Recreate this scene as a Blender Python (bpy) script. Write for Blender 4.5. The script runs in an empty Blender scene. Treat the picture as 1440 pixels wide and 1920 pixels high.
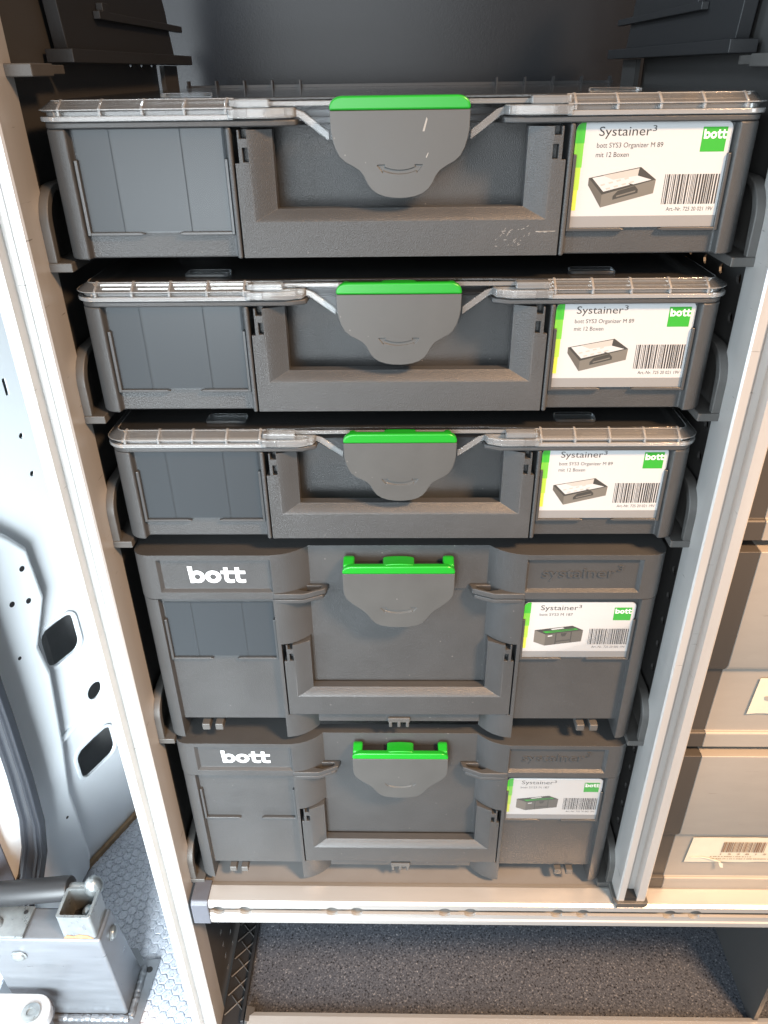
import bpy, bmesh, math, random
from mathutils import Matrix, Vector
from mathutils.geometry import tessellate_polygon
random.seed(7)
S = 0.001            # everything below is written in millimetres
sc = bpy.context.scene
C = sc.collection

# ------------------------------------------------------------------ camera
PITCH, ROLL, YAW, FPX = 0.530833, -0.013972, 0.024345, 1411.77
cp, sp = math.cos(PITCH), math.sin(PITCH); cr, sr = math.cos(ROLL), math.sin(ROLL); cy, sy = math.cos(YAW), math.sin(YAW)
RM = (Matrix(((cr, -sr, 0), (sr, cr, 0), (0, 0, 1))) @ Matrix(((1, 0, 0), (0, cp, -sp), (0, sp, cp)))
      @ Matrix(((1, 0, 0), (0, 0, -1), (0, 1, 0))) @ Matrix(((cy, sy, 0), (-sy, cy, 0), (0, 0, 1))))
cam = bpy.data.objects.new('camera', bpy.data.cameras.new('camera')); C.objects.link(cam)
cm = Matrix((RM[0], -RM[1], -RM[2])).transposed().to_4x4()
cm.translation = Vector((0.424, -467.97, 699.45)) * S
cam.matrix_world = cm
cam.data.sensor_fit = 'HORIZONTAL'; cam.data.sensor_width = 36; cam.data.lens = FPX / 1440 * 36
cam.data.clip_start = 0.02; cam.data.clip_end = 50
sc.camera = cam

# ------------------------------------------------------------------ world, lamps, exposure
w = bpy.data.worlds.new('World'); sc.world = w; w.use_nodes = True
bg = w.node_tree.nodes['Background']; bg.inputs[0].default_value = (0.96, 0.98, 1.0, 1); bg.inputs[1].default_value = 0.24
def area(name, loc, aim, size, power, col):
    l = bpy.data.lights.new(name, 'AREA'); l.shape = 'RECTANGLE'; l.size, l.size_y = size; l.energy = power; l.color = col
    o = bpy.data.objects.new(name, l); C.objects.link(o); o.location = loc
    o.rotation_euler = (Vector(aim) - Vector(loc)).to_track_quat('-Z', 'Y').to_euler()
    return o
area('daylight_rear_opening', (-0.45, -1.75, 0.80), (-0.25, 0, 0.15), (1.3, 1.5), 27, (0.88, 0.95, 1.0))
area('van_wall_fill', (-0.36, -1.00, 0.15), (-0.47, 0.2, -0.15), (0.5, 0.9), 11, (0.84, 0.94, 1.0)).data.spread = math.radians(68)  # added fill lamp that brightens the van wall, not a door opening
area('daylight_side', (-1.35, -0.80, 0.60), (-0.05, 0.05, 0.20), (0.7, 1.2), 24, (0.72, 0.88, 1.0))
area('warm_ceiling_lamp', (0.85, -0.75, 1.55), (0.48, 0, 0.22), (0.30, 0.22), 14, (1.0, 0.60, 0.32)).data.spread = math.radians(78)
area('daylight_behind_rack', (-0.34, 0.34, 1.05), (-0.16, 0.42, 0.74), (0.15, 0.15), 2.2, (0.78, 0.90, 1.0))
sc.view_settings.view_transform = 'Standard'; sc.view_settings.look = 'None'
sc.view_settings.exposure = 0.0; sc.view_settings.gamma = 1.0; sc.view_settings.use_curve_mapping = False
sc.cycles.max_bounces = 10; sc.cycles.transmission_bounces = 8; sc.cycles.transparent_max_bounces = 12
sc.cycles.caustics_reflective = False; sc.cycles.caustics_refractive = False
sc.cycles.use_denoising = True; sc.cycles.sample_clamp_indirect = 6

# ------------------------------------------------------------------ materials
MATS = {}
def nodes(name):
    m = bpy.data.materials.new(name); m.use_nodes = True; MATS[name] = m
    nt = m.node_tree; return m, nt, nt.nodes['Principled BSDF'], nt.nodes.new, nt.links.new
def mat(name, col, rough=0.5, metal=0.0, grain=0.0, grain_scale=900, mottled=0.0, mott_scale=12, spec=0.5, rvar=0.0, coat=0.0, aniso=None, scratch=0.0, dust=0.0):
    m, nt, p, new, link = nodes(name)
    p.inputs['Base Color'].default_value = (*col, 1); p.inputs['Roughness'].default_value = rough
    p.inputs['Metallic'].default_value = metal; p.inputs['Specular IOR Level'].default_value = spec
    p.inputs['Coat Weight'].default_value = coat
    tc = new('ShaderNodeTexCoord')
    if mottled or rvar:
        n = new('ShaderNodeTexNoise'); n.inputs['Scale'].default_value = mott_scale; n.inputs['Detail'].default_value = 8; n.inputs['Roughness'].default_value = 0.65
        if aniso:
            mp = new('ShaderNodeMapping'); mp.inputs['Scale'].default_value = aniso; link(tc.outputs['Object'], mp.inputs[0]); link(mp.outputs[0], n.inputs['Vector'])
        else: link(tc.outputs['Object'], n.inputs['Vector'])
        mr = new('ShaderNodeMapRange'); mr.inputs[1].default_value = 0.3; mr.inputs[2].default_value = 0.7
        mr.inputs[3].default_value = 1 - mottled; mr.inputs[4].default_value = 1 + mottled; link(n.outputs['Fac'], mr.inputs[0])
        mx = new('ShaderNodeMix'); mx.data_type = 'RGBA'; mx.blend_type = 'MULTIPLY'; mx.inputs['Factor'].default_value = 1
        mx.inputs[6].default_value = (*col, 1); link(mr.outputs[0], mx.inputs[7]); col_out = mx.outputs[2]
        if scratch:
            wv = new('ShaderNodeTexNoise'); wv.inputs['Scale'].default_value = 30; wv.inputs['Detail'].default_value = 6
            mp2 = new('ShaderNodeMapping'); mp2.inputs['Scale'].default_value = (1.2, 1.2, 14); mp2.inputs['Rotation'].default_value = (0.2, 0.35, 0.1)
            link(tc.outputs['Object'], mp2.inputs[0]); link(mp2.outputs[0], wv.inputs['Vector'])
            rp = new('ShaderNodeValToRGB'); rp.color_ramp.elements[0].position = 0.70; rp.color_ramp.elements[1].position = 0.74; link(wv.outputs['Fac'], rp.inputs[0])
            sm = new('ShaderNodeMath'); sm.operation = 'MULTIPLY'; sm.inputs[1].default_value = scratch; link(rp.outputs[0], sm.inputs[0])
            m2 = new('ShaderNodeMix'); m2.data_type = 'RGBA'; link(sm.outputs[0], m2.inputs['Factor']); link(col_out, m2.inputs[6]); m2.inputs[7].default_value = (0.10, 0.08, 0.06, 1); col_out = m2.outputs[2]
        link(col_out, p.inputs['Base Color'])
        if rvar:
            r2 = new('ShaderNodeMapRange'); r2.inputs[1].default_value = 0.3; r2.inputs[2].default_value = 0.7
            r2.inputs[3].default_value = rough - rvar; r2.inputs[4].default_value = rough + rvar; link(n.outputs['Fac'], r2.inputs[0]); link(r2.outputs[0], p.inputs['Roughness'])
    if dust:
        vo = new('ShaderNodeTexVoronoi'); vo.inputs['Scale'].default_value = 110; link(tc.outputs['Object'], vo.inputs['Vector'])
        lt_ = new('ShaderNodeMath'); lt_.operation = 'LESS_THAN'; lt_.inputs[1].default_value = 0.055; link(vo.outputs['Distance'], lt_.inputs[0])
        sx = new('ShaderNodeSeparateColor'); link(vo.outputs['Color'], sx.inputs[0]); g2 = new('ShaderNodeMath'); g2.operation = 'GREATER_THAN'; g2.inputs[1].default_value = 0.6; link(sx.outputs[0], g2.inputs[0])
        mu = new('ShaderNodeMath'); mu.operation = 'MULTIPLY'; link(lt_.outputs[0], mu.inputs[0]); link(g2.outputs[0], mu.inputs[1])
        mu2 = new('ShaderNodeMath'); mu2.operation = 'MULTIPLY'; mu2.inputs[1].default_value = dust; link(mu.outputs[0], mu2.inputs[0])
        m3 = new('ShaderNodeMix'); m3.data_type = 'RGBA'; link(mu2.outputs[0], m3.inputs['Factor']); link(col_out, m3.inputs[6]); m3.inputs[7].default_value = (0.42, 0.40, 0.37, 1); link(m3.outputs[2], p.inputs['Base Color'])
    if grain:
        g = new('ShaderNodeTexNoise'); g.inputs['Scale'].default_value = grain_scale; g.inputs['Detail'].default_value = 2; link(tc.outputs['Object'], g.inputs['Vector'])
        b = new('ShaderNodeBump'); b.inputs['Strength'].default_value = grain; b.inputs['Distance'].default_value = 0.0006
        link(g.outputs['Fac'], b.inputs['Height']); link(b.outputs[0], p.inputs['Normal'])
    return m
mat('case_plastic', (0.060, 0.0605, 0.061), 0.34, grain=0.50, grain_scale=1700, mottled=0.09, mott_scale=18, rvar=0.07, dust=0.35)
mat('pocket_back', (0.046, 0.050, 0.054), 0.5, spec=0.2)
mat('smooth_panel', (0.064, 0.0645, 0.065), 0.32, grain=0.12, grain_scale=1300)
mat('latch_grey', (0.082, 0.0825, 0.080), 0.38, grain=0.06, grain_scale=1500, mottled=0.06, mott_scale=30, rvar=0.05, dust=0.3)
mat('latch_green', (0.012, 0.31, 0.020), 0.28, grain=0.02)
mat('runner_plastic', (0.085, 0.082, 0.078), 0.42, grain=0.12, mottled=0.1, mott_scale=60, rvar=0.08)
mat('black_plastic', (0.018, 0.019, 0.021), 0.45, grain=0.1)
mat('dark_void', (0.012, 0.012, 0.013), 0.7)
mat('insert_dark', (0.03, 0.03, 0.032), 0.3)
mat('aluminium', (0.66, 0.645, 0.625), 0.36, metal=0.5, mottled=0.05, mott_scale=9, aniso=(6, 6, 0.6), rvar=0.06, scratch=0.6)
mat('deck_metal', (0.26, 0.255, 0.25), 0.45, metal=0.3, mottled=0.08)
mat('aluminium_beam', (0.62, 0.61, 0.59), 0.36, metal=0.55, mottled=0.05, mott_scale=9, aniso=(0.6, 6, 6), rvar=0.06)
mat('raw_aluminium', (0.23, 0.245, 0.265), 0.36, metal=0.55, mottled=0.12, mott_scale=14, aniso=(0.7, 3, 5), rvar=0.1, grain=0.05, grain_scale=300)
mat('zinc', (0.31, 0.335, 0.34), 0.33, metal=0.7, mottled=0.16, mott_scale=90, rvar=0.1)
mat('slate_plastic', (0.095, 0.10, 0.118), 0.45, grain=0.1)
mat('panel_grey', (0.055, 0.054, 0.053), 0.45, grain=0.05)
mat('back_panel', (0.010, 0.012, 0.016), 0.27, spec=0.36, grain=0.12, grain_scale=700)
mat('van_paint', (0.84, 0.88, 0.91), 0.28, mottled=0.03, mott_scale=5, coat=0.4)
mat('van_paint_shaded', (0.42, 0.42, 0.42), 0.5, mottled=0.15, mott_scale=20)  # white paint darkened in colour for the unlit cavity behind the wall
mat('rubber', (0.030, 0.033, 0.040), 0.40, grain=0.15, grain_scale=400, mottled=0.1)
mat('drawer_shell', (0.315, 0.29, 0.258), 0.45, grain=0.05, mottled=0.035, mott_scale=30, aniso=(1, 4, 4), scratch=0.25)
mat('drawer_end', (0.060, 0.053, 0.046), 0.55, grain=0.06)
mat('card_white', (0.58, 0.58, 0.575), 0.45)
mat('card_band', (0.27, 0.265, 0.26), 0.5)
mat('ink_dark', (0.035, 0.033, 0.032), 0.6)
mat('ink_grey', (0.03, 0.03, 0.03), 0.6)
mat('logo_green', (0.030, 0.36, 0.025), 0.5)
mat('stripe_green', (0.050, 0.46, 0.03), 0.5)
mat('stripe_light_green', (0.18, 0.56, 0.05), 0.5)
mat('stripe_lime', (0.42, 0.66, 0.06), 0.5)
mat('stripe_yellow', (0.62, 0.70, 0.07), 0.5)
mat('print_case', (0.11, 0.10, 0.085), 0.6)
mat('print_case_dark', (0.045, 0.042, 0.036), 0.6)
mat('print_case_light', (0.17, 0.155, 0.13), 0.6)
mat('print_tray', (0.66, 0.63, 0.58), 0.6)
mat('print_tray_shade', (0.48, 0.45, 0.41), 0.6)
mat('lettering_white', (0.82, 0.83, 0.84), 0.5)
mat('old_label', (0.62, 0.58, 0.47), 0.55, mottled=0.06, mott_scale=40)
mat('label_ink', (0.25, 0.15, 0.09), 0.6)
mat('wood_edge', (0.30, 0.20, 0.11), 0.7, mottled=0.2, mott_scale=60)
mat('white_paint', (0.42, 0.44, 0.46), 0.35)
mat('rust', (0.42, 0.20, 0.09), 0.7, mottled=0.4, mott_scale=200)
mat('scuff', (0.34, 0.33, 0.31), 0.6)

def sheer(name, white_sheen, tint, rough, gain, base):
    m, nt, p, new, link = nodes(name); out = nt.nodes['Material Output']; nt.nodes.remove(p)
    gl = new('ShaderNodeBsdfGlossy'); gl.inputs['Roughness'].default_value = rough; gl.inputs[0].default_value = (1, 1, 1, 1)
    tr = new('ShaderNodeBsdfTransparent'); tr.inputs[0].default_value = (*tint, 1)
    df = new('ShaderNodeBsdfDiffuse'); df.inputs[0].default_value = (0.85, 0.86, 0.87, 1)
    m1 = new('ShaderNodeMixShader'); m1.inputs[0].default_value = white_sheen; link(tr.outputs[0], m1.inputs[1]); link(df.outputs[0], m1.inputs[2])  # white diffuse share stands in for bright reflections in the clear plastic
    fr = new('ShaderNodeFresnel'); fr.inputs[0].default_value = 1.49
    ad = new('ShaderNodeMath'); ad.operation = 'MULTIPLY_ADD'; ad.inputs[1].default_value = gain; ad.inputs[2].default_value = base; ad.use_clamp = True; link(fr.outputs[0], ad.inputs[0])
    mx = new('ShaderNodeMixShader'); link(ad.outputs[0], mx.inputs[0]); link(m1.outputs[0], mx.inputs[1]); link(gl.outputs[0], mx.inputs[2]); link(mx.outputs[0], out.inputs[0])
sheer('clear_lid', 0.17, (0.92, 0.92, 0.91), 0.10, 1.0, 0.0)
sheer('clear_edge', 0.27, (0.92, 0.92, 0.91), 0.12, 1.0, 0.0)  # whiter copy: the bright lid outlines are put into its colour
sheer('clear_slope', 0.09, (0.92, 0.92, 0.91), 0.08, 1.0, 0.0)
sheer('clear_top', 0.03, (0.85, 0.85, 0.84), 0.10, 1.0, 0.0)  # darker copy: the dim look of the top plate is put into its tint
sheer('clear_film', 0.010, (0.90, 0.93, 0.95), 0.30, 0.60, 0.0)
sheer('card_film', 0.004, (0.96, 0.97, 0.98), 0.10, 0.35, 0.0)

def speckle(name, base, light, dark, scale, rough, lightamt=0.5):
    m, nt, p, new, link = nodes(name)
    p.inputs['Roughness'].default_value = rough
    tc = new('ShaderNodeTexCoord')
    n = new('ShaderNodeTexNoise'); n.inputs['Scale'].default_value = scale; n.inputs['Detail'].default_value = 3; n.inputs['Roughness'].default_value = 0.7
    link(tc.outputs['Object'], n.inputs['Vector'])
    r = new('ShaderNodeValToRGB'); e = r.color_ramp.elements
    e[0].position = 0.36; e[0].color = (*dark, 1); e[1].position = 0.46; e[1].color = (*base, 1)
    a = e.new(0.58); a.color = (*base, 1); a = e.new(0.66); a.color = (*[base[i] * (1 - lightamt) + light[i] * lightamt for i in range(3)], 1); a = e.new(0.74); a.color = (*light, 1)
    link(n.outputs['Fac'], r.inputs[0]); 
    v = new('ShaderNodeTexVoronoi'); v.inputs['Scale'].default_value = scale * 0.28; link(tc.outputs['Object'], v.inputs['Vector'])
    r2 = new('ShaderNodeValToRGB'); r2.color_ramp.elements[0].position = 0.10; r2.color_ramp.elements[0].color = (1, 1, 1, 1); r2.color_ramp.elements[1].position = 0.16; r2.color_ramp.elements[1].color = (0, 0, 0, 1)
    link(v.outputs['Distance'], r2.inputs[0])
    mx = new('ShaderNodeMix'); mx.data_type = 'RGBA'; link(r2.outputs[0], mx.inputs['Factor']); link(r.outputs[0], mx.inputs[6]); mx.inputs[7].default_value = (*dark, 1)
    link(mx.outputs[2], p.inputs['Base Color'])
    b = new('ShaderNodeBump'); b.inputs['Strength'].default_value = 0.3; b.inputs['Distance'].default_value = 0.001; link(n.outputs['Fac'], b.inputs['Height']); link(b.outputs[0], p.inputs['Normal'])
speckle('floor_mat', (0.075, 0.082, 0.098), (0.34, 0.34, 0.35), (0.012, 0.012, 0.014), 430, 0.38)
speckle('van_floor', (0.60, 0.635, 0.70), (0.82, 0.85, 0.88), (0.28, 0.31, 0.37), 420, 0.42)

# ------------------------------------------------------------------ mesh helpers
def circ(cx, cy_, r, n=16, a0=0.0, a1=2 * math.pi, end=False):
    k = n if not end else n - 1
    return [(cx + r * math.cos(a0 + (a1 - a0) * i / k), cy_ + r * math.sin(a0 + (a1 - a0) * i / k)) for i in range(n)]
def rrect(x0, x1, y0, y1, r, n=5):
    o = []
    for cx, cy_, a in ((x1 - r, y1 - r, 0), (x0 + r, y1 - r, 90), (x0 + r, y0 + r, 180), (x1 - r, y0 + r, 270)):
        o += circ(cx, cy_, r, n, math.radians(a), math.radians(a + 90), True)
    return o
class MB:
    def __init__(s): s.v = []; s.f = []; s.m = []; s.cur = 0
    def add(s, vs, fs):
        b = len(s.v); s.v += [tuple(v) for v in vs]
        for f in fs: s.f.append([b + i for i in f]); s.m.append(s.cur)
        return s
    def box(s, x0, x1, y0, y1, z0, z1):
        return s.add([(x, y, z) for z in (z0, z1) for y in (y0, y1) for x in (x0, x1)],
                     [(0, 2, 3, 1), (4, 5, 7, 6), (0, 1, 5, 4), (2, 6, 7, 3), (0, 4, 6, 2), (1, 3, 7, 5)])
    def prism(s, axis, poly, a, b, holes=()):
        loops = [list(poly)] + [list(h) for h in holes]; flat = [p for l in loops for p in l]; n = len(flat)
        def P(p, t): return {'z': (p[0], p[1], t), 'y': (p[0], t, p[1]), 'x': (t, p[0], p[1])}[axis]
        vs = [P(p, a) for p in flat] + [P(p, b) for p in flat]; fs = []
        if holes:
            tri = tessellate_polygon([[Vector((*p, 0)) for p in l] for l in loops])
            fs += [tuple(t) for t in tri] + [tuple(i + n for i in reversed(t)) for t in tri]
        else: fs += [tuple(range(n)), tuple(reversed(range(n, 2 * n)))]
        k = 0
        for l in loops:
            for i in range(len(l)):
                j = (i + 1) % len(l); fs.append((k + i, k + j, n + k + j, n + k + i))
            k += len(l)
        return s.add(vs, fs)
    def sheet(s, axis, poly, t):
        def P(p): return {'z': (p[0], p[1], t), 'y': (p[0], t, p[1]), 'x': (t, p[0], p[1])}[axis]
        return s.add([P(p) for p in poly], [tuple(range(len(poly)))])
    def tube(s, pts, r, n=10, prof=None, caps=True):
        pts = [Vector(p) for p in pts]; rings = []; up = None
        for i, p in enumerate(pts):
            t = (pts[min(i + 1, len(pts) - 1)] - pts[max(i - 1, 0)]).normalized()
            if up is None:
                up = Vector((0, 0, 1)) if abs(t.z) < 0.9 else Vector((1, 0, 0))
            u = (up - t * up.dot(t)).normalized(); w_ = t.cross(u); up = u
            pr = prof or circ(0, 0, r if not isinstance(r, (list, tuple)) else r[i], n)
            rings.append([p + u * a + w_ * b for a, b in pr])
        n = len(rings[0]); vs = [v for r_ in rings for v in r_]; fs = []
        for i in range(len(rings) - 1):
            for j in range(n):
                k = (j + 1) % n; fs.append((i * n + j, i * n + k, (i + 1) * n + k, (i + 1) * n + j))
        if caps: fs += [tuple(reversed(range(n))), tuple(range((len(rings) - 1) * n, len(rings) * n))]
        return s.add(vs, fs)
    def lathe(s, base, axis, prof, n=18):
        ax = Vector(axis).normalized(); u = ax.orthogonal().normalized(); w_ = ax.cross(u); base = Vector(base); vs = []; fs = []
        for h, r in prof:
            for i in range(n):
                a = 2 * math.pi * i / n; vs.append(base + ax * h + (u * math.cos(a) + w_ * math.sin(a)) * max(r, 1e-3))
        for k in range(len(prof) - 1):
            for i in range(n):
                j = (i + 1) % n; fs.append((k * n + i, k * n + j, (k + 1) * n + j, (k + 1) * n + i))
        fs += [tuple(reversed(range(n))), tuple(range((len(prof) - 1) * n, len(prof) * n))]
        return s.add(vs, fs)
    def mesh(s, name, recalc=True):
        me = bpy.data.meshes.new(name); me.from_pydata([Vector(v) * S for v in s.v], [], s.f)
        if recalc:
            bm = bmesh.new(); bm.from_mesh(me); bmesh.ops.recalc_face_normals(bm, faces=bm.faces[:]); bm.to_mesh(me); bm.free()
        if len(set(s.m)) > 1: me.polygons.foreach_set('material_index', s.m)
        me.update(); return me
    def build(s, name, mats, parent=None, bevel=0, seg=2, angle=35, cuts=(), recalc=True, flat=False):
        me = s.mesh(name, recalc)
        if cuts: me = boolean(me, cuts)
        for mname in ([mats] if isinstance(mats, str) else mats): me.materials.append(MATS[mname])
        o = bpy.data.objects.new(name, me); C.objects.link(o)
        if parent is not None: o.parent = parent
        finish(o, bevel, seg, angle, flat); return o
def finish(o, bevel=0, seg=2, angle=35, flat=False):
    me = o.data
    if not flat:
        me.shade_smooth(); me.set_sharp_from_angle(angle=math.radians(angle))
    if bevel:
        b = o.modifiers.new('bevel', 'BEVEL'); b.width = bevel * S; b.segments = seg; b.limit_method = 'ANGLE'; b.angle_limit = math.radians(angle)
        b.harden_normals = not flat; b.use_clamp_overlap = True; b.miter_outer = 'MITER_ARC'
def boolean(me, cuts):
    o = bpy.data.objects.new('tmp', me); C.objects.link(o); tmp = [o]
    for c in cuts:
        co = bpy.data.objects.new('tmpc', c.mesh('tmpc')); C.objects.link(co); tmp.append(co)
        b = o.modifiers.new('b', 'BOOLEAN'); b.operation = 'DIFFERENCE'; b.solver = 'EXACT'; b.object = co
    bpy.context.view_layer.update()
    dg = bpy.context.evaluated_depsgraph_get(); r = bpy.data.meshes.new_from_object(o.evaluated_get(dg))
    for t in tmp: bpy.data.objects.remove(t)
    return r
def thing(name, loc=(0, 0, 0)):
    o = bpy.data.objects.new(name, None); C.objects.link(o); o.location = Vector(loc) * S; o.empty_display_size = 0.02; return o
def tag(o, label, cat, group=None, kind=None):
    o['label'] = label; o['category'] = cat
    if group: o['group'] = group
    if kind: o['kind'] = kind
    return o
def struct(o, label=None): 
    o['kind'] = 'structure'
    if label: o['label'] = label
    return o
def copy_tree(o, parent=None):
    c = o.copy(); C.objects.link(c); c.parent = parent
    for ch in o.children: copy_tree(ch, c)
    return c
def find(o, name): return [c for c in o.children if c.name.split('.')[0] == name]
def text(mb, body, x, z, width, height, y, bold=0.0, thick=0.12, shear=0.0, spacing=1.0):
    """lettering facing -Y with its lower left corner at x,z"""
    cu = bpy.data.curves.new('t', 'FONT'); cu.body = body; cu.size = 1; cu.offset = bold; cu.resolution_u = 3; cu.shear = shear; cu.space_character = spacing
    o = bpy.data.objects.new('t', cu); C.objects.link(o); bpy.context.view_layer.update()
    me = bpy.data.meshes.new_from_object(o.evaluated_get(bpy.context.evaluated_depsgraph_get()))
    bpy.data.objects.remove(o)
    xs = [v.co.x for v in me.vertices]; ys = [v.co.y for v in me.vertices]
    x0, y0 = min(xs), min(ys); kx = width / (max(xs) - x0); ky = height / (max(ys) - y0) if height else kx
    mb.add([(x + (v.co.x - x0) * kx, y, z + (v.co.y - y0) * ky) for v in me.vertices], [tuple(p.vertices) for p in me.polygons])
    bpy.data.meshes.remove(me)
def bold_word(mb, x, z, w, h, y, th):
    """the four-letter wordmark, drawn from thick strokes; w x h is its box, letters overlap in depth by 0.02"""
    u = h / 10.0; k = w / 31.0
    def X(a): return x + a * k
    def ring(cx, cz, ro, ri, sx):
        n = 20; vs = []; fs = []
        for i in range(n):
            a = 2 * math.pi * i / n
            for r_ in (ro, ri):
                vs.append((X(cx + math.cos(a) * (r_ * sx if r_ == ro else r_ * sx * 0.92)), y, z + (cz + math.sin(a) * r_) * u))
        for i in range(n):
            j = (i + 1) % n; fs.append((2 * i, 2 * j, 2 * j + 1, 2 * i + 1))
        mb.add(vs, fs)
    def quad(pts, dy=0.02): mb.add([(X(a), y - dy, z + b * u) for a, b in pts], [tuple(range(len(pts)))])
    quad([(0.2, 10), (2.7, 10), (2.9, 0), (0.9, 0)]); ring(5.0, 3.75, 3.75, 1.6, 1.05)
    ring(13.3, 3.75, 3.75, 1.6, 1.14)
    for t0 in (18.2, 24.2):
        quad([(t0 + 1.0, 9.4), (t0 + 3.3, 9.4), (t0 + 3.3, 2.9), (t0 + 1.0, 2.4)], 0.02)
        quad([(t0 + 1.0, 2.6), (t0 + 3.3, 2.9), (t0 + 4.0, 2.1), (t0 + 6.3, 2.3), (t0 + 6.3, 0.3), (t0 + 4.4, 0), (t0 + 2.4, 0.25), (t0 + 1.3, 1.2)], 0.035)
    quad([(17.6, 7.4), (30.6, 7.4), (30.6, 5.5), (17.6, 5.5)], 0.05)

# ------------------------------------------------------------------ the surroundings (all of it seen only in part)
o = MB().box(-700, 700, 402, 406, 250, 1100).build('wall', 'back_panel'); struct(o, 'dark satin partition panel behind the rack')
o = MB().box(-206, 470, -3, 330, -282, -275).build('floor', 'floor_mat'); struct(o, 'dark speckled anti-slip mat in the lower compartment')
# van floor with honeycomb relief
fl = MB().box(-900, -214, -260, 460, -342, -331.0).build('van_floor', 'van_floor'); struct(fl, 'pale blue speckled vinyl floor with honeycomb relief')
hx = MB(); R_ = 7.6
for i in range(-2, 40):
    for j in range(-12, 40):
        cx = -214 - 8 - i * R_ * 1.5; cy_ = -100 + (j + 0.5 * (i % 2)) * R_ * 1.732
        if cx > -222 or cx < -560 or cy_ > 400: continue
        a = [(cx + R_ * 0.92 * math.cos(math.pi / 3 * k), cy_ + R_ * 0.92 * math.sin(math.pi / 3 * k)) for k in range(6)]
        b = [(cx + R_ * 0.80 * math.cos(math.pi / 3 * k), cy_ + R_ * 0.80 * math.sin(math.pi / 3 * k)) for k in range(6)]
        vs = [(*p, -331) for p in a] + [(*p, -329.9) for p in b]
        hx.add(vs, [(k, (k + 1) % 6, 6 + (k + 1) % 6, 6 + k) for k in range(6)] + [tuple(range(6, 12))])
h = hx.build('honeycomb_relief', 'van_floor', fl, angle=10); h['kind'] = 'stuff'

# side wall of the van: a local frame with x = along the wall towards the door, y = outwards through the wall, z = up
WP = Vector((-429, 321, 0)); WD = Vector((-0.43088, -0.90241, 0)); WN = Vector((-0.90241, 0.43088, 0))
wm = Matrix((( WD.x, WN.x, 0, WP.x * S), (WD.y, WN.y, 0, WP.y * S), (0, 0, 1, 0), (0, 0, 0, 1)))
def skew(pts, k=0.0): return pts
wall_ = thing('van_side_wall'); wall_.matrix_world = wm
tag(wall_, 'white painted van side wall with rounded cut-outs and small round holes, left of the rack', 'wall')
holes = [rrect(8, 62, 31, 91, 14), rrect(-2, 63, -178, -124, 14), circ(5.8, -53, 13, 20)]
holes += [circ(a, b, 3.6, 10) for a, b in ((9, 343), (8.4, 294))]
holes += [rrect(9, 14, 393, 413, 1.5, 3)]
skin = MB().prism('y', [(-330, -330), (420, -330), (420, 760), (-330, 760)], 0, 2.5, holes).build('skin', 'van_paint', wall_)
for hh in holes[:2]:
    xs = [p[0] for p in hh]; zs = [p[1] for p in hh]; x0, x1, z0, z1 = min(xs), max(xs), min(zs), max(zs)
    MB().prism('y', rrect(x0 - 5, x1 + 5, z0 - 5, z1 + 5, 18), -2.2, 0.4, [rrect(x0, x1, z0, z1, 14)]).build('hole_rim', 'van_paint', wall_, bevel=1.4, seg=3)
pil = [(130, 330), (90, 270), (69.7, 245.5), (52, 219.5), (48.2, 146), (74, 88), (69, 41), (82.4, -73.7), (95, -158), (94, -199), (95, -294), (102, -318), (125, -331), (420, -331), (420, 330)]
MB().prism('y', pil, -17, -0.3).build('raised_pillar', 'van_paint', wall_, bevel=8, seg=4, angle=50)
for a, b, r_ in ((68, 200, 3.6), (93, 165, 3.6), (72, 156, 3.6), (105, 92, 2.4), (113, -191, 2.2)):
    MB().lathe((a, -17.3, b), (0, 1, 0), [(0, r_), (4, r_)], 12).build('hole_shade_disc', 'dark_void', wall_)  # dark discs painting the shade inside small round holes
MB().tube([(-60, 0, -78), (40, 0, -78), (84, -6, -79)], 4, 8).build('seam_bead', 'van_paint', wall_)
MB().box(-330, 420, 70, 74, -330, 760).build('outer_skin', 'van_paint_shaded', wall_)
MB().tube([(40, 66, -300), (30, 60, 0), (26, 62, 200)], 14, 10).build('inner_brace', 'van_paint_shaded', wall_)
MB().box(-60, 150, -7, -1, -331, -322).build('floor_edge_strip', 'wood_edge', wall_)

# door seal and door edge far left
seal = thing('door_seal'); seal.matrix_world = wm
tag(seal, 'dark grey rubber door seal curving down the far left edge', 'door seal')
path = [(160, -36, 260), (161, -36, 170), (162, -36, 60), (165, -36, -40), (170, -36, -115), (180, -36, -162), (197, -36, -198), (225, -36, -226), (260, -36, -250)]
def band(prof): return MB().tube(path, 1, prof=prof)
band([(-14, -20), (-14, 4), (-6, 20), (4, 21), (4, -20)]).build('seal_body', 'rubber', seal, bevel=2)
band([(y_, z_) for y_, z_ in circ(3, -9, 5.5, 8)]).build('seal_lip', 'rubber', seal)
band([(y_, z_) for y_, z_ in circ(3, 12, 4, 8)]).build('seal_lip', 'rubber', seal)
door = thing('rear_door'); door.matrix_world = wm
tag(door, 'sliver of white rear door beyond the rubber seal', 'door')
MB().box(150, 600, -23, -19, -330, 500).build('door_skin', 'van_paint', door)
MB().box(212, 236, -34, -23.2, -330, 120).build('door_trim', 'slate_plastic', door, bevel=3)

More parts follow.
